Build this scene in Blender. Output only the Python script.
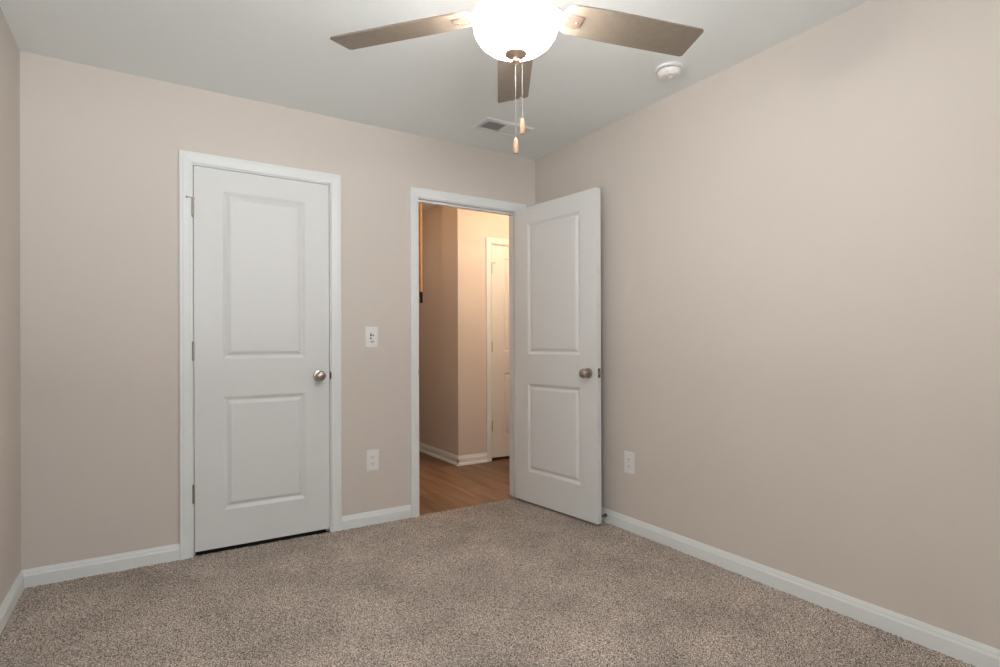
import bpy, bmesh, math, random
import numpy as np
from mathutils import Vector, Matrix
random.seed(4)
for o in list(bpy.data.objects):
    bpy.data.objects.remove(o, do_unlink=True)
S = bpy.context.scene
COL = S.collection
R = math.radians
PI = math.pi

# ------------------------------------------------------------------ camera
# origin = floor corner where back wall (y=0) meets right wall (x=0); z up
cam_data = bpy.data.cameras.new('camera')
cam_data.sensor_width = 36.0
cam_data.lens = 557.17 / 1000 * 36
cam_data.shift_y = 0.00935
cam_data.clip_start = 0.02
cam = bpy.data.objects.new('camera', cam_data)
COL.objects.link(cam)
yaw, pitch, roll = R(32.193), R(0.045), R(-0.184)
fw = Vector((math.sin(yaw) * math.cos(pitch), math.cos(yaw) * math.cos(pitch), math.sin(pitch)))
rt = Vector((math.cos(yaw), -math.sin(yaw), 0))
up = rt.cross(fw)
rt2 = rt * math.cos(roll) + up * math.sin(roll)
up2 = -rt * math.sin(roll) + up * math.cos(roll)
M = Matrix((rt2, up2, -fw)).transposed().to_4x4()
M.translation = Vector((-2.3886, -3.3032, 1.1033))
cam.matrix_world = M
S.camera = cam

# ------------------------------------------------------------------ world, light, exposure
GROUND_GLOW = 17.5         # added glow below the horizon, lights ceiling and upper walls through the window
SKY = 5.5            # daylight outside the window behind the camera
BOWL = 58.0          # fan lamp: glow of the glass
BULB = 120.0         # fan lamp: bulbs inside the open-topped bowl
HALL_W = 25.0        # hall lamp
CORR_FILL_W = 4.5          # added fill for the dark corridor wall
S.view_settings.view_transform = 'Standard'
S.view_settings.look = 'None'
S.view_settings.exposure = 0.0
S.view_settings.gamma = 1.0
S.view_settings.use_curve_mapping = False
w = bpy.data.worlds.new('sky')
S.world = w
w.use_nodes = True
bg = w.node_tree.nodes['Background']
# daylight outside: sky above the horizon, added upward glow below it
nt = w.node_tree
tcw = nt.nodes.new('ShaderNodeTexCoord'); sx = nt.nodes.new('ShaderNodeSeparateXYZ')
rw = nt.nodes.new('ShaderNodeValToRGB'); rw.color_ramp.elements[0].position = 0.495; rw.color_ramp.elements[1].position = 0.505
mrw = nt.nodes.new('ShaderNodeMapRange'); mrw.inputs['From Min'].default_value = -1; mrw.inputs['From Max'].default_value = 1
rw.color_ramp.elements[0].color = (GROUND_GLOW * 0.92 / 40, GROUND_GLOW * 0.97 / 40, GROUND_GLOW / 40, 1)
rw.color_ramp.elements[1].color = (SKY * 0.80 / 40, SKY * 0.90 / 40, SKY / 40, 1)
nt.links.new(tcw.outputs['Generated'], sx.inputs[0]); nt.links.new(sx.outputs['Z'], mrw.inputs['Value'])
nt.links.new(mrw.outputs[0], rw.inputs[0]); nt.links.new(rw.outputs[0], bg.inputs[0])
bg.inputs[1].default_value = 40.0

H = 2.44
XL = -2.884          # left wall face
YF = -3.78           # wall behind the camera
WT = 0.115           # wall thickness

def tag(o, label=None, cat=None, group=None, kind=None):
    if label: o['label'] = label
    if cat: o['category'] = cat
    if group: o['group'] = group
    if kind: o['kind'] = kind
    return o

# portal so the daylight of the window samples well
WX0, WX1, WZ0, WZ1 = -2.75, -1.85, 0.85, 2.15
pl = bpy.data.lights.new('window_portal', 'AREA')
pl.shape = 'RECTANGLE'; pl.size = WX1 - WX0; pl.size_y = WZ1 - WZ0
pl.cycles.is_portal = True
po = bpy.data.objects.new('window_portal', pl)
po.location = ((WX0 + WX1) / 2, YF - 0.10, (WZ0 + WZ1) / 2)
po.rotation_euler = (R(90), 0, 0)
po.rotation_euler = Vector((0, 1, 0)).to_track_quat('-Z', 'Z').to_euler()
COL.objects.link(po)

# hall ceiling lamp
hl = bpy.data.lights.new('hall_lamp', 'POINT')
hl.energy = HALL_W; hl.color = (1.0, 0.70, 0.46); hl.shadow_soft_size = 0.10
HLP = (0.50, 0.33, 2.24)
ho = bpy.data.objects.new('hall_lamp', hl)
ho.location = HLP
COL.objects.link(ho)

# unseen warm fill, added to brighten the dark corridor wall
cl = bpy.data.lights.new('corridor_fill', 'POINT')
cl.energy = CORR_FILL_W; cl.color = (1.0, 0.56, 0.28); cl.shadow_soft_size = 0.10
CLP = (-0.72, 1.35, 2.26)
co_ = bpy.data.objects.new('corridor_fill', cl)
co_.location = CLP
COL.objects.link(co_)

# ------------------------------------------------------------------ materials
def mat(name, col, rough=0.5, metal=0.0, spec=0.5):
    m = bpy.data.materials.new(name); m.use_nodes = True
    b = m.node_tree.nodes['Principled BSDF']
    b.inputs['Base Color'].default_value = (*col, 1)
    b.inputs['Roughness'].default_value = rough
    b.inputs['Metallic'].default_value = metal
    b.inputs['Specular IOR Level'].default_value = spec
    return m

def add_bump(m, scale, strength, dist=0.002, detail=3):
    nt = m.node_tree; b = nt.nodes['Principled BSDF']
    tc = nt.nodes.new('ShaderNodeTexCoord')
    n = nt.nodes.new('ShaderNodeTexNoise'); n.inputs['Scale'].default_value = scale; n.inputs['Detail'].default_value = detail
    bp = nt.nodes.new('ShaderNodeBump'); bp.inputs['Strength'].default_value = strength; bp.inputs['Distance'].default_value = dist
    nt.links.new(tc.outputs['Object'], n.inputs['Vector'])
    nt.links.new(n.outputs['Fac'], bp.inputs['Height'])
    nt.links.new(bp.outputs['Normal'], b.inputs['Normal'])
    return m

WALLC = (0.665, 0.603, 0.548)
M_WALL = add_bump(mat('beige_wall_paint', WALLC, 0.62, 0, 0.3), 220, 0.12)
M_CEIL = add_bump(mat('white_ceiling_paint', (0.865, 0.905, 0.90), 0.85, 0, 0.2), 160, 0.15)
M_TRIM = mat('white_trim_paint', (0.795, 0.815, 0.81), 0.38, 0, 0.45)
M_DOOR = add_bump(mat('white_door_paint', (0.745, 0.755, 0.745), 0.42, 0, 0.4), 90, 0.04)
M_NICK = mat('satin_nickel', (0.43, 0.375, 0.325), 0.30, 1.0)
M_FIN = mat('copper_toned_nickel', (0.66, 0.50, 0.40), 0.38, 0.85)
M_DNICK = mat('dark_nickel', (0.20, 0.17, 0.14), 0.38, 1.0)
M_PLAST = mat('white_plastic', (0.83, 0.82, 0.80), 0.35)
M_SLOT = mat('dark_slot', (0.035, 0.033, 0.03), 0.6)
M_GREY = mat('grey_vent_interior', (0.36, 0.375, 0.385), 0.7)
M_CHAIN = mat('white_bead_chain', (0.40, 0.385, 0.37), 0.3, 0.2)
M_BLACK = mat('black_rubber', (0.008, 0.007, 0.006), 0.8, 0, 0.15)
M_SUB = mat('subfloor', (0.10, 0.085, 0.07), 0.9)

def wood(name, c1, c2, sx, sz, rough):
    m = mat(name, c1, rough)
    nt = m.node_tree; b = nt.nodes['Principled BSDF']
    tc = nt.nodes.new('ShaderNodeTexCoord'); mp = nt.nodes.new('ShaderNodeMapping')
    mp.inputs['Scale'].default_value = (sx, sx, sz)
    n = nt.nodes.new('ShaderNodeTexNoise'); n.inputs['Scale'].default_value = 1; n.inputs['Detail'].default_value = 4
    cr = nt.nodes.new('ShaderNodeValToRGB')
    cr.color_ramp.elements[0].position = .3; cr.color_ramp.elements[1].position = .7
    cr.color_ramp.elements[0].color = (*c1, 1); cr.color_ramp.elements[1].color = (*c2, 1)
    nt.links.new(tc.outputs['Object'], mp.inputs['Vector']); nt.links.new(mp.outputs[0], n.inputs['Vector'])
    nt.links.new(n.outputs['Fac'], cr.inputs[0]); nt.links.new(cr.outputs[0], b.inputs['Base Color'])
    return m
M_PEND = wood('pale_pendant_wood', (0.52, 0.33, 0.21), (0.60, 0.40, 0.27), 300, 60, 0.45)
M_POLE = wood('orange_pole_wood', (0.55, 0.31, 0.15), (0.66, 0.40, 0.20), 120, 6, 0.5)
M_BLADE = wood('taupe_blade_finish', (0.215, 0.175, 0.135), (0.245, 0.20, 0.155), 40, 40, 0.38)

def m_bowl():
    m = mat('lit_frosted_glass', (0.9, 0.9, 0.88), 0.35)
    b = m.node_tree.nodes['Principled BSDF']
    b.inputs['Emission Color'].default_value = (1.0, 0.955, 0.93, 1)
    b.inputs['Emission Strength'].default_value = BOWL
    return m
M_BOWL = m_bowl()
M_BULB = mat('glowing_bulb', (0.9, 0.9, 0.88), 0.4)
M_BULB.node_tree.nodes['Principled BSDF'].inputs['Emission Color'].default_value = (1.0, 0.955, 0.93, 1)
M_BULB.node_tree.nodes['Principled BSDF'].inputs['Emission Strength'].default_value = BULB

def m_carpet():
    m = mat('speckled_carpet', (0.3, 0.25, 0.21), 0.95, 0, 0.1)
    nt = m.node_tree; b = nt.nodes['Principled BSDF']
    tc = nt.nodes.new('ShaderNodeTexCoord')
    n1 = nt.nodes.new('ShaderNodeTexNoise'); n1.inputs['Scale'].default_value = 235; n1.inputs['Detail'].default_value = 2
    cr = nt.nodes.new('ShaderNodeValToRGB'); e = cr.color_ramp.elements
    e[0].position = .36; e[0].color = (0.065, 0.05, 0.04, 1)
    e[1].position = .63; e[1].color = (0.78, 0.675, 0.59, 1)
    mid = e.new(.5); mid.color = (0.37, 0.305, 0.255, 1)
    n2 = nt.nodes.new('ShaderNodeTexNoise'); n2.inputs['Scale'].default_value = 3.2; n2.inputs['Detail'].default_value = 3
    mr = nt.nodes.new('ShaderNodeMapRange'); mr.inputs['From Min'].default_value = .3; mr.inputs['From Max'].default_value = .7
    mr.inputs['To Min'].default_value = .80; mr.inputs['To Max'].default_value = 1.14
    mx = nt.nodes.new('ShaderNodeMix'); mx.data_type = 'RGBA'; mx.blend_type = 'MULTIPLY'; mx.inputs['Factor'].default_value = 1
    for n in (n1, n2): nt.links.new(tc.outputs['Object'], n.inputs['Vector'])
    nt.links.new(n1.outputs['Fac'], cr.inputs[0]); nt.links.new(n2.outputs['Fac'], mr.inputs['Value'])
    nt.links.new(cr.outputs[0], mx.inputs['A']); nt.links.new(mr.outputs[0], mx.inputs['B'])
    nt.links.new(mx.outputs['Result'], b.inputs['Base Color'])
    b.inputs['Sheen Weight'].default_value = 0.15
    return m
M_CARPET = m_carpet()

def m_planks():
    m = mat('brown_wood_planks', (0.3, 0.17, 0.09), 0.36, 0, 0.4)
    nt = m.node_tree; b = nt.nodes['Principled BSDF']
    tc = nt.nodes.new('ShaderNodeTexCoord'); mp = nt.nodes.new('ShaderNodeMapping')
    mp.inputs['Rotation'].default_value = (0, 0, R(90))
    br = nt.nodes.new('ShaderNodeTexBrick')
    br.inputs['Scale'].default_value = 1; br.inputs['Brick Width'].default_value = 1.2; br.inputs['Row Height'].default_value = .18
    br.inputs['Mortar Size'].default_value = .0012; br.offset = .37
    br.inputs['Color1'].default_value = (0.125, 0.068, 0.038, 1); br.inputs['Color2'].default_value = (0.35, 0.20, 0.115, 1)
    br.inputs['Mortar'].default_value = (0.07, 0.04, 0.022, 1)
    mp2 = nt.nodes.new('ShaderNodeMapping'); mp2.inputs['Scale'].default_value = (16, 1.4, 1)
    n = nt.nodes.new('ShaderNodeTexNoise'); n.inputs['Scale'].default_value = 1; n.inputs['Detail'].default_value = 5
    mr = nt.nodes.new('ShaderNodeMapRange'); mr.inputs['From Min'].default_value = .3; mr.inputs['From Max'].default_value = .7
    mr.inputs['To Min'].default_value = .50; mr.inputs['To Max'].default_value = 1.22
    mx = nt.nodes.new('ShaderNodeMix'); mx.data_type = 'RGBA'; mx.blend_type = 'MULTIPLY'; mx.inputs['Factor'].default_value = 1
    nt.links.new(tc.outputs['Object'], mp.inputs['Vector']); nt.links.new(mp.outputs[0], br.inputs['Vector'])
    nt.links.new(tc.outputs['Object'], mp2.inputs['Vector']); nt.links.new(mp2.outputs[0], n.inputs['Vector'])
    nt.links.new(n.outputs['Fac'], mr.inputs['Value'])
    nt.links.new(br.outputs['Color'], mx.inputs['A']); nt.links.new(mr.outputs[0], mx.inputs['B'])
    nt.links.new(mx.outputs['Result'], b.inputs['Base Color'])
    return m
M_PLANK = m_planks()

# ------------------------------------------------------------------ mesh helpers
def obj(name, bm, m, parent=None, smooth=False, bevel=0, loc=None, autosmooth=None):
    me = bpy.data.meshes.new(name)
    bmesh.ops.recalc_face_normals(bm, faces=bm.faces)
    bm.to_mesh(me); bm.free()
    me.materials.append(m)
    o = bpy.data.objects.new(name, me); COL.objects.link(o)
    if parent: o.parent = parent
    if loc: o.location = loc
    if smooth:
        for p in me.polygons: p.use_smooth = True
        if autosmooth: me.set_sharp_from_angle(angle=R(autosmooth))
    if bevel:
        md = o.modifiers.new('bevel', 'BEVEL'); md.width = bevel; md.segments = 2; md.limit_method = 'ANGLE'
    return o

def empty(name, loc, rz=0):
    o = bpy.data.objects.new(name, None); COL.objects.link(o)
    o.location = loc; o.rotation_euler = (0, 0, rz); o.empty_display_size = .05
    return o

def box(bm, x0, x1, y0, y1, z0, z1, mtx=None):
    vs = [bm.verts.new((x, y, z)) for x in (x0, x1) for y in (y0, y1) for z in (z0, z1)]
    for f in ((0, 1, 3, 2), (4, 6, 7, 5), (0, 4, 5, 1), (2, 3, 7, 6), (0, 2, 6, 4), (1, 5, 7, 3)):
        bm.faces.new([vs[i] for i in f])
    if mtx:
        for v in vs: v.co = mtx @ v.co
    return vs

def lathe(bm, prof, seg=48, mtx=None, cap=True):
    """prof: (r, h) pairs, revolved about local z"""
    rings = []
    for r, h in prof:
        if r < 1e-6: ring = [bm.verts.new((0, 0, h))]
        else: ring = [bm.verts.new((r * math.cos(2 * PI * i / seg), r * math.sin(2 * PI * i / seg), h)) for i in range(seg)]
        rings.append(ring)
    for a, b in zip(rings, rings[1:]):
        for i in range(seg):
            j = (i + 1) % seg
            if len(a) == 1 and len(b) == 1: continue
            if len(a) == 1: bm.faces.new((a[0], b[i], b[j]))
            elif len(b) == 1: bm.faces.new((a[i], a[j], b[0]))
            else: bm.faces.new((a[i], a[j], b[j], b[i]))
    for ring in (rings[0], rings[-1]):
        if len(ring) > 1 and cap:
            try: bm.faces.new(ring)
            except ValueError: pass
    if mtx:
        for ring in rings:
            for v in ring: v.co = mtx @ v.co

def tube(bm, pts, r, seg=8):
    pts = [Vector(p) for p in pts]; rings = []
    for i, p in enumerate(pts):
        t = (pts[min(i + 1, len(pts) - 1)] - pts[max(i - 1, 0)]).normalized()
        a = t.orthogonal().normalized() if i == 0 else (a0 - t * a0.dot(t)).normalized()
        a0 = a; b = t.cross(a)
        rings.append([bm.verts.new(p + (a * math.cos(2 * PI * k / seg) + b * math.sin(2 * PI * k / seg)) * r) for k in range(seg)])
    for A, B in zip(rings, rings[1:]):
        for k in range(seg): bm.faces.new((A[k], A[(k + 1) % seg], B[(k + 1) % seg], B[k]))
    bm.faces.new(rings[0]); bm.faces.new(rings[-1])

def struct(name, bm, m, label, cat, **k):
    o = obj(name, bm, m, **k)
    return tag(o, label, cat, kind='structure')

# ------------------------------------------------------------------ key measurements
CX0, CX1 = -2.1945, -1.4901          # closet opening (jamb faces)
DX0, DX1 = -0.924, -0.156            # doorway opening
TOP = 2.038                          # head jamb height
JT = 0.018                           # jamb thickness
HX0, HX1 = 0.347, 1.062              # hall door opening
HY = 1.192                           # hall wall face opposite the doorway
KX = -0.010                          # corridor wall face (dark side of the corner)

# ------------------------------------------------------------------ large structure
bm = bmesh.new()
a, b = CX0 - JT, CX1 + JT; c, d = DX0 - JT, DX1 + JT; hz = TOP + JT
for x0, x1, z0 in ((XL - WT, a, 0), (a, b, hz), (b, c, 0), (c, d, hz), (d, 0.0, 0)):
    box(bm, x0, x1, 0, WT, z0 - (0.02 if z0 == 0 else 0), H)
struct('wall_back', bm, M_WALL, 'beige wall holding the closed closet door and the open doorway', 'wall')
bm = bmesh.new(); box(bm, 0, WT, YF - WT, WT, -.02, H)
struct('wall_right', bm, M_WALL, 'long bare beige wall on the right behind the open door', 'wall')
bm = bmesh.new(); box(bm, XL - WT, XL, YF - WT, 0, -.02, H)
struct('wall_left', bm, M_WALL, 'narrow strip of beige wall at the left edge', 'wall')
bm = bmesh.new()
box(bm, XL, WX0, YF - WT, YF, -.02, H); box(bm, WX1, 0, YF - WT, YF, -.02, H)
box(bm, WX0, WX1, YF - WT, YF, -.02, WZ0); box(bm, WX0, WX1, YF - WT, YF, WZ1, H)
struct('wall_front', bm, M_WALL, 'beige wall behind the camera with a daylight window', 'wall')
bm = bmesh.new(); box(bm, XL - WT, 3.3, YF - WT, 5.2, H, H + .1)
struct('ceiling', bm, M_CEIL, 'flat white painted ceiling above the bedroom and hall', 'ceiling')
bm = bmesh.new(); box(bm, XL - WT, 3.3, YF - WT, 5.2, -.10, -.02)
struct('floor_base', bm, M_SUB, 'dark subfloor below the carpet and planks', 'floor')

# carpet: a grid of tufts with random height and lean
def carpet():
    st = 0.0062
    x0, x1, y0, y1 = XL, 0.0, YF, 0.004
    nx = int((x1 - x0) / st) + 1; ny = int((y1 - y0) / st) + 1
    rng = np.random.default_rng(7)
    X, Y = np.meshgrid(np.linspace(x0, x1, nx), np.linspace(y0, y1, ny))
    inner = np.ones_like(X); inner[:, 0] = inner[:, -1] = 0; inner[0, :] = inner[-1, :] = 0
    Z = (rng.random(X.shape) - .5) * .0065 - .001
    X = X + (rng.random(X.shape) - .5) * .005 * inner
    Y = Y + (rng.random(X.shape) - .5) * .005 * inner
    co = np.stack([X, Y, Z], -1).reshape(-1, 3).astype(np.float32)
    idx = np.arange(nx * ny).reshape(ny, nx)
    q = np.stack([idx[:-1, :-1], idx[:-1, 1:], idx[1:, 1:], idx[1:, :-1]], -1).reshape(-1, 4).astype(np.int32)
    me = bpy.data.meshes.new('floor')
    me.vertices.add(len(co)); me.vertices.foreach_set('co', co.ravel())
    me.loops.add(q.size); me.loops.foreach_set('vertex_index', q.ravel())
    me.polygons.add(len(q)); me.polygons.foreach_set('loop_start', np.arange(0, q.size, 4, dtype=np.int32))
    me.update(calc_edges=True); me.validate()
    me.materials.append(M_CARPET)
    o = bpy.data.objects.new('floor', me); COL.objects.link(o)
    tag(o, 'speckled grey brown cut pile carpet covering the bedroom floor', 'carpet', kind='structure')
carpet()

bm = bmesh.new(); box(bm, -1.2, 3.2, 0.004, 5.1, -.02, -.006)
struct('floor_hall', bm, M_PLANK, 'brown wood plank floor in the hall beyond the doorway', 'floor')

# closet interior
bm = bmesh.new()
box(bm, -2.75, -2.65, WT, .80, -.02, H); box(bm, -1.30, -1.20, WT, .80, -.02, H); box(bm, -2.75, -1.20, .80, .90, -.02, H)
struct('wall_closet', bm, M_WALL, 'closet interior walls behind the closed white door', 'wall')
# hall walls
bm = bmesh.new()
box(bm, KX, HX0 - JT, HY, HY + WT, -.02, H); box(bm, HX0 - JT, HX1 + JT, HY, HY + WT, TOP + JT, H)
box(bm, HX1 + JT, 3.2, HY, HY + WT, -.02, H)
box(bm, KX, KX + WT, HY + WT, 4.6, -.02, H)
struct('wall_hall', bm, M_WALL, 'hall wall with an outside corner seen through the doorway', 'wall')
bm = bmesh.new()
box(bm, KX + WT, 1.6, 2.0, 2.1, -.02, H); box(bm, 1.5, 1.6, HY + WT, 2.0, -.02, H)
struct('wall_hall_closet', bm, M_WALL, 'dark closet walls behind the hall door', 'wall')
bm = bmesh.new()
box(bm, -1.2, -1.1, WT, 4.6, -.02, H); box(bm, -1.2, KX + WT, 4.6, 4.7, -.02, H)
struct('wall_corridor', bm, M_WALL, 'far walls of the corridor beyond the doorway', 'wall')
bm = bmesh.new(); box(bm, 3.1, 3.2, WT, HY, -.02, H); box(bm, WT, 3.2, 0.0, WT, -.02, H)
struct('wall_hall_end', bm, M_WALL, 'end wall of the hall behind the bedroom wall', 'wall')

# ------------------------------------------------------------------ baseboards
BB = [(0, 0), (.0135, 0), (.0135, .052), (.0120, .0555), (.0095, .060), (.0085, .068), (.0060, .074), (.0045, .0795), (0, .0795)]
def run(bm, p0, p1, n, prof=BB, z0=-.006):
    """extrude a wall profile (depth, height) from p0 to p1; n = direction out of the wall"""
    rings = []
    for p in (p0, p1):
        rings.append([bm.verts.new((p[0] + n[0] * d, p[1] + n[1] * d, (h if h > 0 else z0))) for d, h in prof])
    A, B_ = rings; k = len(prof)
    for i in range(k): bm.faces.new((A[i], A[(i + 1) % k], B_[(i + 1) % k], B_[i]))
    bm.faces.new(A); bm.faces.new(B_)
SHOE = [(0, 0), (.026, 0), (.0255, .005), (.023, .011), (.018, .015), (.0135, .017), (0, .017)]
CW = .0563; RV = .005                  # casing width and reveal
bm = bmesh.new()
run(bm, (XL, 0), (CX0 - .0072 - CW, 0), (0, -1))
struct('baseboard_back_left', bm, M_TRIM, 'white baseboard left of the closet door', 'baseboard')
bm = bmesh.new(); run(bm, (CX1 + .0072 + CW, 0), (DX0 - RV - CW, 0), (0, -1))
struct('baseboard_back_middle', bm, M_TRIM, 'short white baseboard between closet and doorway', 'baseboard')
bm = bmesh.new(); run(bm, (DX1 + RV + CW, 0), (0, 0), (0, -1))
struct('baseboard_back_right', bm, M_TRIM, 'tiny white baseboard behind the open door', 'baseboard')
bm = bmesh.new(); run(bm, (0, 0), (0, YF), (-1, 0))
struct('baseboard_right', bm, M_TRIM, 'long white baseboard along the right wall', 'baseboard')
bm = bmesh.new(); run(bm, (XL, YF), (XL, 0), (1, 0))
struct('baseboard_left', bm, M_TRIM, 'white baseboard along the left wall', 'baseboard')
bm = bmesh.new()
run(bm, (KX - .0135, HY), (HX0 - RV - CW, HY), (0, -1)); run(bm, (KX - .026, HY), (HX0 - RV - CW, HY), (0, -1), SHOE)
run(bm, (KX, HY - .0135), (KX, 4.6), (-1, 0)); run(bm, (KX, HY - .026), (KX, 4.6), (-1, 0), SHOE)
struct('baseboard_hall', bm, M_TRIM, 'white hall baseboard with shoe moulding around the corner', 'baseboard')

# ------------------------------------------------------------------ door trim
CAS = [(0, 0), (0, .009), (.003, .011), (.010, .0115), (.014, .0125), (.026, .0150), (.034, .0165), (.040, .0165), (.043, .0155), (.046, .0165), (CW - .003, .0165), (CW, .0140), (CW, 0)]
def casing(bm, x0, x1, zt, y, sgn, prof=CAS, z0=-.006):
    """mitred casing around an opening; x0,x1,zt = inner edge; sgn = side it stands out to"""
    path = []
    for wdt, t in prof:
        path.append([(x0 - wdt, y + sgn * t, z0), (x0 - wdt, y + sgn * t, zt + wdt), (x1 + wdt, y + sgn * t, zt + wdt), (x1 + wdt, y + sgn * t, z0)])
    V = [[bm.verts.new(p) for p in r] for r in path]; k = len(prof)
    for i in range(k):
        for s in range(3):
            bm.faces.new((V[i][s], V[(i + 1) % k][s], V[(i + 1) % k][s + 1], V[i][s + 1]))
    bm.faces.new([r[0] for r in V]); bm.faces.new([r[3] for r in V])

def jamb_set(bm, x0, x1, y0, y1, ystop, back_casing=True, z0=-.006, RV=RV):
    box(bm, x0 - JT, x0, y0, y1, z0, TOP); box(bm, x1, x1 + JT, y0, y1, z0, TOP)
    box(bm, x0 - JT, x1 + JT, y0, y1, TOP, TOP + JT)
    s = .011
    box(bm, x0, x0 + s, ystop, ystop + .034, z0, TOP - s); box(bm, x1 - s, x1, ystop, ystop + .034, z0, TOP - s)
    box(bm, x0, x1, ystop, ystop + .034, TOP - s, TOP)
    casing(bm, x0 - RV, x1 + RV, TOP + RV, y0, -1)
    if back_casing: casing(bm, x0 - RV, x1 + RV, TOP + RV, y1, 1)
bm = bmesh.new(); jamb_set(bm, CX0, CX1, 0, WT, .038, False, RV=.0072)
struct('trim_1', bm, M_TRIM, 'white moulded casing and jamb around the closed closet door', 'door frame')
bm = bmesh.new(); jamb_set(bm, DX0, DX1, 0, WT, .040, True)
t2 = struct('trim_2', bm, M_TRIM, 'white moulded casing and jamb around the open doorway', 'door frame')
bm = bmesh.new(); jamb_set(bm, HX0, HX1, HY, HY + WT, HY + .038, False)
struct('trim_3', bm, M_TRIM, 'white casing around the hall door beyond the doorway', 'door frame')

# ------------------------------------------------------------------ doors
PROF = [(0, 0), (.002, .0010), (.017, .0105), (.020, .0112), (.023, .0105), (.038, .0022), (.041, .0014)]
def leaf_bm(wd, ht, th, panels):
    bm = bmesh.new()
    xs = [0, panels[0][0], panels[0][1], wd]
    zs = [0] + [z for p in sorted(panels, key=lambda p: p[2]) for z in (p[2], p[3])] + [ht]
    cells = {(p[0], p[2]) for p in panels}
    for side in (0, 1):
        Y = lambda dpt: dpt if side == 0 else th - dpt
        def q(pts, dd=0):
            f = bm.faces.new([bm.verts.new((x, Y(dd), z)) for x, z in pts])
        for i in range(3):
            for k in range(len(zs) - 1):
                x0, x1, z0, z1 = xs[i], xs[i + 1], zs[k], zs[k + 1]
                if (x0, z0) in cells:
                    rings = []
                    for ins, dp in PROF:
                        rings.append([bm.verts.new((x, Y(dp), z)) for x, z in ((x0 + ins, z0 + ins), (x1 - ins, z0 + ins), (x1 - ins, z1 - ins), (x0 + ins, z1 - ins))])
                    for A, B_ in zip(rings, rings[1:]):
                        for e in range(4): bm.faces.new((A[e], A[(e + 1) % 4], B_[(e + 1) % 4], B_[e]))
                    bm.faces.new(rings[-1])
                else:
                    q(((x0, z0), (x1, z0), (x1, z1), (x0, z1)))
    for x in (0, wd):
        for k in range(len(zs) - 1):
            bm.faces.new([bm.verts.new(p) for p in ((x, 0, zs[k]), (x, th, zs[k]), (x, th, zs[k + 1]), (x, 0, zs[k + 1]))])
    for z in (0, ht):
        for i in range(3):
            bm.faces.new([bm.verts.new(p) for p in ((xs[i], 0, z), (xs[i], th, z), (xs[i + 1], th, z), (xs[i + 1], 0, z))])
    bmesh.ops.remove_doubles(bm, verts=bm.verts, dist=1e-5)
    return bm

TH = .035
KNOB = [(.0, 0), (.0325, 0), (.0325, .003), (.030, .007), (.022, .0095), (.0135, .012), (.0115, .020), (.0120, .027), (.0165, .031), (.0235, .036), (.0280, .043), (.0290, .050), (.0270, .057), (.0210, .0625), (.0110, .0655), (0, .0665)]
def knob(parent, x, z, y, sgn, lab=None):
    bm = bmesh.new()
    # local z of the lathe points out of the leaf
    mt = Matrix.Translation((x, y, z)) @ Matrix.Rotation(R(90) if sgn < 0 else R(-90), 4, 'X')
    lathe(bm, KNOB, 40, mt)
    o = obj('door_knob', bm, M_NICK, parent, smooth=True, autosmooth=40)
    o['label'] = lab or 'round satin nickel door knob'
    return o

def hinge(parent, x, y, z, pinstop=None):
    bm = bmesh.new(); L = .0445
    lathe(bm, [(0, -L - .006), (.003, -L - .006), (.0045, -L - .002), (.0062, -L), (.0062, -L / 5 * 3), (.0056, -L / 5 * 3 + .0006), (.0062, -L / 5 * 3 + .0012),
               (.0062, -L / 5), (.0056, -L / 5 + .0006), (.0062, -L / 5 + .0012), (.0062, L / 5), (.0056, L / 5 + .0006), (.0062, L / 5 + .0012),
               (.0062, L / 5 * 3), (.0056, L / 5 * 3 + .0006), (.0062, L / 5 * 3 + .0012), (.0062, L), (.0045, L + .002), (.0035, L + .006), (0, L + .006)], 20,
          Matrix.Translation((x, y, z)))
    box(bm, x - .002, x + .002, y, y + .022, z - L, z + L)
    o = obj('hinge', bm, M_NICK, parent, smooth=True, autosmooth=35)
    if pinstop:
        bm = bmesh.new()
        zz = z + L + .004
        lathe(bm, [(0, -.002), (.0095, -.002), (.0095, .002), (0, .002)], 16, Matrix.Translation((x, y, zz)))
        dx = pinstop
        tube(bm, [(x, y, zz), (x + dx * .014, y - .013, zz), (x + dx * .027, y - .010, zz)], .0026, 8)
        lathe(bm, [(0, 0), (.0055, 0), (.0065, .002), (.0065, .005), (0, .006)], 14,
              Matrix.Translation((x + dx * .027, y - .012, zz)) @ Matrix.Rotation(R(-90), 4, 'X'))
        s = obj('pin_stop', bm, M_NICK, o, smooth=True, autosmooth=40)
    return o

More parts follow.
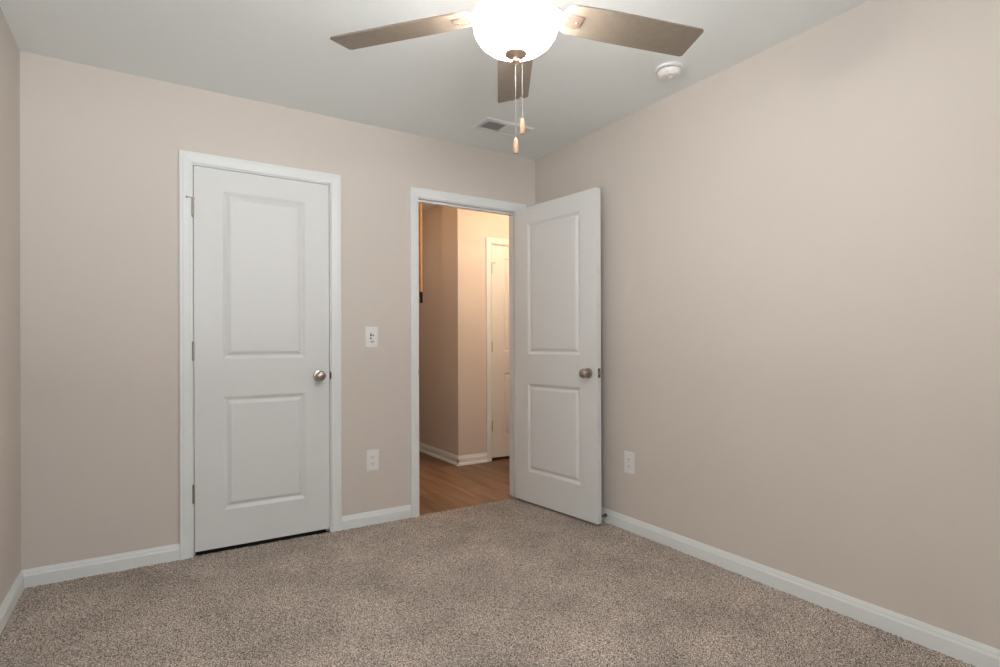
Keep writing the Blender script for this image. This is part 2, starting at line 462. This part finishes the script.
# closet door (closed, flush with the wall face)
gap = .0036
def make_door(name, loc, rz, wd, ht, panels, label, knob_x=None, zk=.9):
    o = obj(name, leaf_bm(wd, ht, TH, panels), M_DOOR)
    o.location = loc; o.rotation_euler = (0, 0, rz)
    tag(o, label, 'door', kind='structure')
    return o
cw = CX1 - CX0 - 2 * gap
zb = .020
PAN = lambda wd, s: [(s, wd - s, .822 - zb - .605, .822 - zb), (s, wd - s, 1.024 - zb, 1.918 - zb)]
d1 = make_door('door_1', (CX0 + gap, .001, zb), 0, cw, TOP - gap - zb, PAN(cw, .1355), 'closed white two-panel closet door with nickel knob')
knob(d1, -1.554 - (CX0 + gap), .919 - zb, 0, -1)
for i, zc in enumerate((1.815, 1.068, .324)): hinge(d1, -gap / 2 - .003, -.0055, zc - zb, -1 if i == 0 else None)
def strike_bm(x, y, z, sx):
    bm = bmesh.new(); n = 10
    A, B_ = [], []
    for i in range(n + 1):
        t = -PI / 2 + PI * i / n
        px, pz = sx * .009 * math.cos(t), .024 * math.sin(t)
        A.append(bm.verts.new((x + px, y, z + pz))); B_.append(bm.verts.new((x + px, y + .0105, z + pz)))
    bm.faces.new(A); bm.faces.new(B_)
    for i in range(n + 1): bm.faces.new((A[i], A[(i + 1) % (n + 1)], B_[(i + 1) % (n + 1)], B_[i]))
    return bm
s = obj('strike_plate', strike_bm(cw + gap * .3, -.0112, .9185 - zb, 1), M_DNICK, d1)
s['label'] = 'dark curved strike plate lip'

# bedroom door (open, swung against the right wall)
ow = .763
ang = math.atan2(-.758, .088)
zb2 = .014
d2 = make_door('door_2', (-.2020, -.0255, zb2), ang, ow, 2.041 - zb2 - .002, [(.137, ow - .137, .222 - zb2, .827 - zb2), (.137, ow - .137, 1.028 - zb2, 1.924 - zb2)],
               'open white two-panel bedroom door swung towards the right wall')
knob(d2, .694, .920 - zb2, 0, -1)
knob(d2, .694, .920 - zb2, TH, 1)
for zc in (1.815, 1.068, .324): hinge(d2, -.002, TH + .005, zc - zb2)
bm = bmesh.new(); box(bm, ow - .0005, ow + .0012, .006, .029, .922 - zb2 - .028, .922 - zb2 + .028)
lp = obj('latch_plate', bm, M_DNICK, d2, bevel=.0006)
bm = bmesh.new(); box(bm, ow + .001, ow + .011, .011, .024, .922 - zb2 - .008, .922 - zb2 + .008)
obj('latch_bolt', bm, M_NICK, lp, bevel=.003)
# strike on the doorway's left jamb
s = obj('strike_plate', strike_bm(DX0 - .0002, -.0112, .9185, -1), M_NICK, t2)

# hall door
hw = HX1 - HX0 - 2 * gap
d3 = make_door('door_3', (HX0 + gap, HY + .001, zb), 0, hw, TOP - gap - zb, PAN(hw, .1355), 'white panel hall door partly seen through the doorway')
knob(d3, hw - .065, .919 - zb, 0, -1)
for i, zc in enumerate((1.815, 1.068, .324)): hinge(d3, -gap / 2, -.0055, zc - zb, 1 if i == 0 else None)

# window behind the camera (source of the daylight)
bm = bmesh.new()
casing(bm, WX0, WX1, WZ1, YF, 1, z0=WZ0 - .02)
box(bm, WX0 - .08, WX1 + .08, YF - .05, YF + .03, WZ0 - .03, WZ0)
for x0, x1, z0, z1 in ((WX0, WX0 + .04, WZ0, WZ1), (WX1 - .04, WX1, WZ0, WZ1), (WX0, WX1, WZ0, WZ0 + .04), (WX0, WX1, WZ1 - .04, WZ1), (WX0, WX1, (WZ0 + WZ1) / 2 - .02, (WZ0 + WZ1) / 2 + .02)):
    box(bm, x0, x1, YF - .07, YF - .03, z0, z1)
struct('window_1', bm, M_TRIM, 'white framed window in the wall behind the camera', 'window')

# ------------------------------------------------------------------ ceiling fan
FX, FY = -1.431, -1.895
fan = empty('ceiling_fan', (FX, FY, H))
tag(fan, 'ceiling fan with taupe blades and a glowing white glass bowl lamp', 'ceiling fan')
Z = lambda z: z - H
LKX, LKY = -.0078, .0049              # the light kit hangs a few millimetres off the blade axis
LK = Matrix.Translation((LKX, LKY, 0))
bm = bmesh.new(); lathe(bm, [(0, Z(2.44)), (.078, Z(2.44)), (.078, Z(2.425)), (.070, Z(2.40)), (.045, Z(2.375)), (.030, Z(2.37)), (.030, Z(2.335)), (0, Z(2.335))], 48)
obj('canopy', bm, M_NICK, fan, smooth=True, autosmooth=40)
bm = bmesh.new(); lathe(bm, [(0, Z(2.336)), (.060, Z(2.336)), (.105, Z(2.322)), (.128, Z(2.295)), (.134, Z(2.255)), (.134, Z(2.215)), (.128, Z(2.190)), (.118, Z(2.178)), (.098, Z(2.172)), (.092, Z(2.160)), (.092, Z(2.148)), (0, Z(2.148))], 64)
obj('motor_housing', bm, M_NICK, fan, smooth=True, autosmooth=40)
bm = bmesh.new(); lathe(bm, [(0, Z(2.148)), (.050, Z(2.148)), (.050, Z(2.120)), (.042, Z(2.112)), (.030, Z(2.108)), (.012, Z(2.106)), (.0045, Z(2.104)), (.0045, Z(1.990)), (0, Z(1.990))], 48, LK)
obj('light_fitter', bm, M_NICK, fan, smooth=True, autosmooth=40)
bp_ = [(.124, Z(2.1095)), (.1262, Z(2.106)), (.1290, Z(2.094)), (.130, Z(2.078)), (.128, Z(2.060)), (.1215, Z(2.042)), (.110, Z(2.025)), (.092, Z(2.0105)), (.068, Z(1.999)), (.040, Z(1.992)), (.006, Z(1.990))]
inner = [(max(r - .004, .006), h + .003) for r, h in bp_][::-1]
bm = bmesh.new(); lathe(bm, bp_ + inner + [bp_[0]], 72, LK, cap=False)
bmesh.ops.remove_doubles(bm, verts=bm.verts, dist=1e-5)
o = obj('light_bowl', bm, M_BOWL, fan, smooth=True); o['label'] = 'glowing white glass bowl'
for k in range(3):
    t = R(30 + 120 * k)
    bm = bmesh.new(); lathe(bm, [(0, .026), (.012, .0235), (.021, .016), (.0255, .004), (.024, -.008), (.016, -.018), (.012, -.022), (0, -.022)], 24)
    obj('bulb', bm, M_BULB, fan, smooth=True, loc=(LKX + .085 * math.cos(t), LKY + .085 * math.sin(t), Z(2.092)))
bm = bmesh.new(); lathe(bm, [(0, Z(1.991)), (.032, Z(1.991)), (.0345, Z(1.988)), (.033, Z(1.984)), (.026, Z(1.981)), (.013, Z(1.979)), (.0095, Z(1.976)), (.0095, Z(1.972)), (.0125, Z(1.968)), (.0125, Z(1.964)), (.009, Z(1.959)), (.004, Z(1.957)), (0, Z(1.957))], 32, LK)
obj('finial', bm, M_FIN, fan, smooth=True, autosmooth=40)

def blade_bm():
    """blade along +x, pitched about x, top and bottom faces with rounded root"""
    bm = bmesh.new()
    r0, r1, hw_ = .140, .632, .0648
    out = []
    n = 9
    for i in range(n + 1):                     # rounded root
        t = PI / 2 + PI * i / n
        ex = 2.6
        cx_ = abs(math.cos(t)) ** (2 / ex); sy = abs(math.sin(t)) ** (2 / ex) * (1 if math.sin(t) > 0 else -1)
        out.append((r0 + .045 - .045 * cx_, sy * (hw_ - .006)))
    out += [(r0 + .18, -hw_)]
    rc = .010
    for i in range(5):
        t = -PI / 2 + PI / 2 * i / 4; out.append((r1 - rc + rc * math.cos(t), -hw_ + rc + rc * math.sin(t)))
    for i in range(5):
        t = PI / 2 * i / 4; out.append((r1 - rc + rc * math.cos(t), hw_ - rc + rc * math.sin(t)))
    out += [(r0 + .18, hw_)]
    top = [bm.verts.new((x, y, .003)) for x, y in out]; bot = [bm.verts.new((x, y, -.003)) for x, y in out]
    bm.faces.new(top); bm.faces.new(bot[::-1])
    for i in range(len(out)):
        j = (i + 1) % len(out); bm.faces.new((top[i], bot[i], bot[j], top[j]))
    return bm
PIT = Matrix.Rotation(-.1973, 4, 'X')
def iron_bm():
    bm = bmesh.new()
    # arm from motor to blade: tapered flat bar, then mounting plate under the blade root
    secs = [(.070, .016, Z(2.156), Z(2.149)), (.110, .014, Z(2.153), Z(2.146)), (.140, .015, Z(2.136), Z(2.128)), (.152, .022, Z(2.1225), Z(2.1165)), (.185, .0255, Z(2.121), Z(2.1155)), (.212, .0225, Z(2.121), Z(2.1160))]
    rings = []
    for k, (x, hw_, zt, zl) in enumerate(secs):
        ring = []
        for y, z in ((-hw_, zl), (hw_, zl), (hw_, zt), (-hw_, zt)):
            v = Vector((x, y, z))
            if k >= 2:
                f = min(1, (k - 1) / 2)
                v.z += y * math.tan(-.1973) * f
            ring.append(bm.verts.new(v))
        rings.append(ring)
    for A, B_ in zip(rings, rings[1:]):
        for e in range(4): bm.faces.new((A[e], A[(e + 1) % 4], B_[(e + 1) % 4], B_[e]))
    bm.faces.new(rings[0]); bm.faces.new(rings[-1])
    return bm
b_me = i_me = None
for k in range(5):
    rz = R(58.056 + 72 * k)
    if k == 0:
        ir = obj('blade_iron', iron_bm(), M_FIN, fan, bevel=.0015)
        bl = obj('blade', blade_bm(), M_BLADE, fan, bevel=.001)
        i_me, b_me = ir, bl
        scs = []
        for x, y in ((.160, -.011), (.160, .011), (.196, 0)):
            bm = bmesh.new()
            lathe(bm, [(0, -.0028), (.003, -.0024), (.0045, 0), (0, 0)], 12, Matrix.Translation((x, y, Z(2.1157) + y * math.tan(-.1973))))
            scs.append(obj('screw', bm, M_FIN, ir, smooth=True))
    else:
        ir = i_me.copy(); bl = b_me.copy(); COL.objects.link(ir); COL.objects.link(bl)
        for sc in scs:
            s2 = sc.copy(); COL.objects.link(s2); s2.parent = ir
    ir.rotation_euler = (0, 0, rz)
    bl.matrix_basis = Matrix.Translation((0, 0, Z(2.124))) @ Matrix.Rotation(rz, 4, 'Z') @ PIT

def pull(x, y, ztop, zpend, ln):
    x += LKX; y += LKY
    mt = Matrix.Translation((x, y, 0))
    bm = bmesh.new()
    z = ztop
    while z > zpend - .002:
        bmesh.ops.create_icosphere(bm, subdivisions=1, radius=.0013, matrix=Matrix.Translation((x, y, Z(z)))); z -= .0056
    tube(bm, [(x, y, Z(ztop)), (x, y, Z(zpend))], .0004, 5)
    c_ = obj('pull_chain', bm, M_CHAIN, fan, smooth=True)
    bm = bmesh.new()
    lathe(bm, [(0, Z(zpend + .001)), (.0040, Z(zpend)), (.0062, Z(zpend - .005)), (.0075, Z(zpend - .013)), (.0081, Z(zpend - ln * .6)), (.0080, Z(zpend - ln * .92)), (.0073, Z(zpend - ln + .002)), (.0060, Z(zpend - ln)), (0, Z(zpend - ln))], 20, mt)
    p_ = obj('pendant', bm, M_PEND, c_, smooth=True, autosmooth=50); p_['label'] = 'pale wooden pull pendant'
pull(.0165, -.0104, 1.984, 1.790, .048)
pull(-.0005, .0003, 1.960, 1.730, .047)

# ------------------------------------------------------------------ smoke detector
sd = empty('smoke_detector', (-.243, -1.449, H))
tag(sd, 'round white smoke detector on the ceiling near the right wall', 'smoke detector')
bm = bmesh.new(); lathe(bm, [(0, 0), (.064, 0), (.066, -.003), (.066, -.010), (.062, -.014), (0, -.014)], 56)
obj('mounting_plate', bm, M_PLAST, sd, smooth=True, autosmooth=40)
bm = bmesh.new(); lathe(bm, [(0, -.014), (.053, -.014), (.053, -.0175), (0, -.0175)], 48)
o = obj('sensor_slot', bm, M_SLOT, sd, smooth=True, autosmooth=40); o['label'] = 'dark gap ring'
bm = bmesh.new(); lathe(bm, [(0, -.0175), (.057, -.0175), (.058, -.021), (.055, -.032), (.049, -.039), (.040, -.042), (0, -.043)], 56)
body = obj('body', bm, M_PLAST, sd, smooth=True, autosmooth=35)
bm = bmesh.new(); lathe(bm, [(.018, -.041), (.019, -.046), (.016, -.0475), (.013, -.0475), (.012, -.045), (0, -.045)], 32, Matrix.Translation((-.012, -.020, 0)))
obj('test_button', bm, M_PLAST, body, smooth=True, autosmooth=35)

# ------------------------------------------------------------------ ceiling register
vx0, vx1, vy0, vy1 = -.702, -.362, -.488, -.300
cv = empty('ceiling_vent', ((vx0 + vx1) / 2, (vy0 + vy1) / 2, H))
tag(cv, 'white two-way metal air vent on the ceiling above the doorway', 'air vent')
hx, hy = (vx1 - vx0) / 2, (vy1 - vy0) / 2
ix, iy = hx - .030, hy - .036
bm = bmesh.new()
def ringf(bm, o0, o1, i0, i1, zo, zi):
    A = [bm.verts.new(p) for p in ((-o0, -o1, zo), (o0, -o1, zo), (o0, o1, zo), (-o0, o1, zo))]
    B_ = [bm.verts.new(p) for p in ((-i0, -i1, zi), (i0, -i1, zi), (i0, i1, zi), (-i0, i1, zi))]
    for e in range(4): bm.faces.new((A[e], A[(e + 1) % 4], B_[(e + 1) % 4], B_[e]))
ringf(bm, hx, hy, hx, hy, 0, -.003); ringf(bm, hx, hy, hx - .006, hy - .006, -.003, -.0085)
ringf(bm, hx - .006, hy - .006, ix, iy, -.0085, -.0085); ringf(bm, ix, iy, ix, iy, -.0085, -.0005)
bmesh.ops.remove_doubles(bm, verts=bm.verts, dist=1e-5)
obj('vent_frame', bm, M_TRIM, cv)
bm = bmesh.new(); box(bm, -ix, ix, -iy, iy, -.0012, -.0002)
obj('vent_duct', bm, M_GREY, cv)
bm = bmesh.new(); box(bm, -.0035, .0035, -iy, iy, -.0088, -.0015)
obj('vent_divider', bm, M_TRIM, cv)
n = 11
for sgn in (-1, 1):
    for k in range(n):
        x = sgn * (.006 + (k + .5) * (ix - .006) / n)
        bm = bmesh.new()
        box(bm, -.0068, .0068, -iy, iy, -.0004, .0004, Matrix.Translation((x, 0, -.0052)) @ Matrix.Rotation(R(28) * sgn, 4, 'Y'))
        obj('louver', bm, M_TRIM, cv)

# ------------------------------------------------------------------ wall plates
def plate_bm(wd, ht, t=.006):
    bm = bmesh.new(); r = .004
    A = [bm.verts.new(p) for p in ((-wd / 2, 0, -ht / 2), (wd / 2, 0, -ht / 2), (wd / 2, 0, ht / 2), (-wd / 2, 0, ht / 2))]
    q = [(0, .0), (0, .0035), (.002, .0052), (.005, t)]
    rings = [[bm.verts.new((sx * (wd / 2 - i), -y, sz * (ht / 2 - i))) for sx, sz in ((-1, -1), (1, -1), (1, 1), (-1, 1))] for i, y in q]
    for P, Q in zip(rings, rings[1:]):
        for e in range(4): bm.faces.new((P[e], P[(e + 1) % 4], Q[(e + 1) % 4], Q[e]))
    bm.faces.new(rings[-1]); bm.faces.new(rings[0])
    bmesh.ops.delete(bm, geom=A, context='VERTS')
    return bm
def rrect(bm, cx_, cz_, wd, ht, y0, y1, r, flat=False, n=6):
    pts = []
    for sx, sz, a0 in ((1, 1, 0), (-1, 1, 90), (-1, -1, 180), (1, -1, 270)):
        for i in range(n + 1):
            t = R(a0 + 90 * i / n); pts.append((cx_ + sx * (wd / 2 - r) + r * math.cos(t), cz_ + sz * (ht / 2 - r) + r * math.sin(t)))
    A = [bm.verts.new((x, y0, z)) for x, z in pts]; B_ = [bm.verts.new((x, y1, z)) for x, z in pts]
    bm.faces.new(A); bm.faces.new(B_)
    for i in range(len(pts)): bm.faces.new((A[i], A[(i + 1) % len(pts)], B_[(i + 1) % len(pts)], B_[i]))
PW, PH = .080, .129
def outlet(loc, rz, label):
    t = empty('wall_outlet', loc, rz)
    tag(t, label, 'outlet', 'duplex outlets on the bedroom walls')
    obj('cover_plate', plate_bm(PW, PH), M_PLAST, t)
    for s_ in (1, -1):
        bm = bmesh.new(); rrect(bm, 0, s_ * .0195, .034, .029, -.0055, -.0078, .012)
        rc = obj('receptacle', bm, M_PLAST, t, bevel=.0006)
        bm = bmesh.new()
        for dx, hh in ((-.0064, .0090), (.0064, .0075)): box(bm, dx - .0013, dx + .0013, -.0081, -.0070, s_ * .0195 + .003 - hh / 2, s_ * .0195 + .003 + hh / 2)
        rrect(bm, 0, s_ * .0195 - .0078, .0050, .0050, -.0070, -.0081, .0024)
        obj('slots', bm, M_SLOT, rc)
    bm = bmesh.new(); lathe(bm, [(0, 0), (.0032, 0), (.003, .001), (0, .0016)], 14, Matrix.Translation((0, -.0058, 0)) @ Matrix.Rotation(R(90), 4, 'X'))
    obj('screw', bm, M_PLAST, t, smooth=True)
outlet((-1.234, 0, .391), 0, 'white duplex outlet low on the back wall between closet and doorway')
outlet((0, -.935, .398), R(-90), 'white duplex outlet low on the right wall beside the open door')

sw = empty('wall_switch', (-1.2385, 0, 1.1425))
tag(sw, 'white wall switch plate with small dark buttons beside the closet door', 'switch')
obj('cover_plate', plate_bm(PW, PH), M_PLAST, sw)
bm = bmesh.new(); rrect(bm, 0, 0, .034, .068, -.0055, -.0080, .002)
ins = obj('control_insert', bm, M_PLAST, sw, bevel=.0006)
for x, z, wd, ht in ((-.006, .0135, .009, .015), (.0085, .0115, .009, .008), (-.007, -.006, .009, .010), (.004, -.0165, .018, .003), (.002, -.028, .021, .0045), (-.002, .027, .014, .002)):
    bm = bmesh.new(); rrect(bm, x, z, wd, ht, -.0078, -.0088, min(wd, ht) * .3, n=3)
    obj('button', bm, M_SLOT if ht > .004 else M_GREY, ins)

# ------------------------------------------------------------------ spring door stop on the right baseboard
ds = empty('door_stop', (-.0135, -.748, .044))
tag(ds, 'small spring door stop on the right baseboard behind the open door', 'door stop')
bm = bmesh.new(); lathe(bm, [(0, 0), (.011, 0), (.0105, .004), (.007, .007), (0, .007)], 20, Matrix.Rotation(R(-90), 4, 'Y'))
obj('base', bm, M_DNICK, ds, smooth=True, autosmooth=40)
bm = bmesh.new()
tube(bm, [(-.006 - .040 * i / 160, .0055 * math.cos(2 * PI * i / 12), .0055 * math.sin(2 * PI * i / 12)) for i in range(161)], .0012, 6)
obj('spring', bm, M_DNICK, ds, smooth=True)
bm = bmesh.new(); lathe(bm, [(0, 0), (.0065, 0), (.0075, .003), (.0070, .010), (.004, .0125), (0, .0125)], 18, Matrix.Translation((-.045, 0, 0)) @ Matrix.Rotation(R(-90), 4, 'Y'))
obj('tip', bm, M_PLAST, ds, smooth=True, autosmooth=40)

# ------------------------------------------------------------------ pole hanging in the corridor
pr = empty('wooden_pole', (-.2335, 1.5, 1.483))
tag(pr, 'thin wooden pole with black tip hanging in the hall beside the doorway jamb', 'pole')
bm = bmesh.new(); lathe(bm, [(0, .098), (.0115, .098), (.0115, H - 1.483), (0, H - 1.483)], 20)
obj('shaft', bm, M_POLE, pr, smooth=True, autosmooth=40)
bm = bmesh.new(); lathe(bm, [(0, 0), (.010, 0), (.0135, .004), (.0135, .100), (.012, .103), (0, .103)], 20)
o = obj('end_cap', bm, M_BLACK, pr, smooth=True, autosmooth=40); o['label'] = 'black end cap'

# ------------------------------------------------------------------ hall ceiling lamp fitting (out of view, carries the hall light; the corridor one is added for the fill)
for P_, lab in ((HLP, 'small flush ceiling lamp in the hall near the bedroom doorway'), (CLP, 'unseen ceiling fitting added in the corridor for the fill light')):
    lf = empty('hall_ceiling_light', (P_[0], P_[1], H))
    tag(lf, lab, 'ceiling lamp')
    bm = bmesh.new(); lathe(bm, [(0, 0), (.10, 0), (.10, -.012), (.03, -.02), (0, -.02)], 40)
    obj('lamp_base', bm, M_NICK, lf, smooth=True, autosmooth=40)
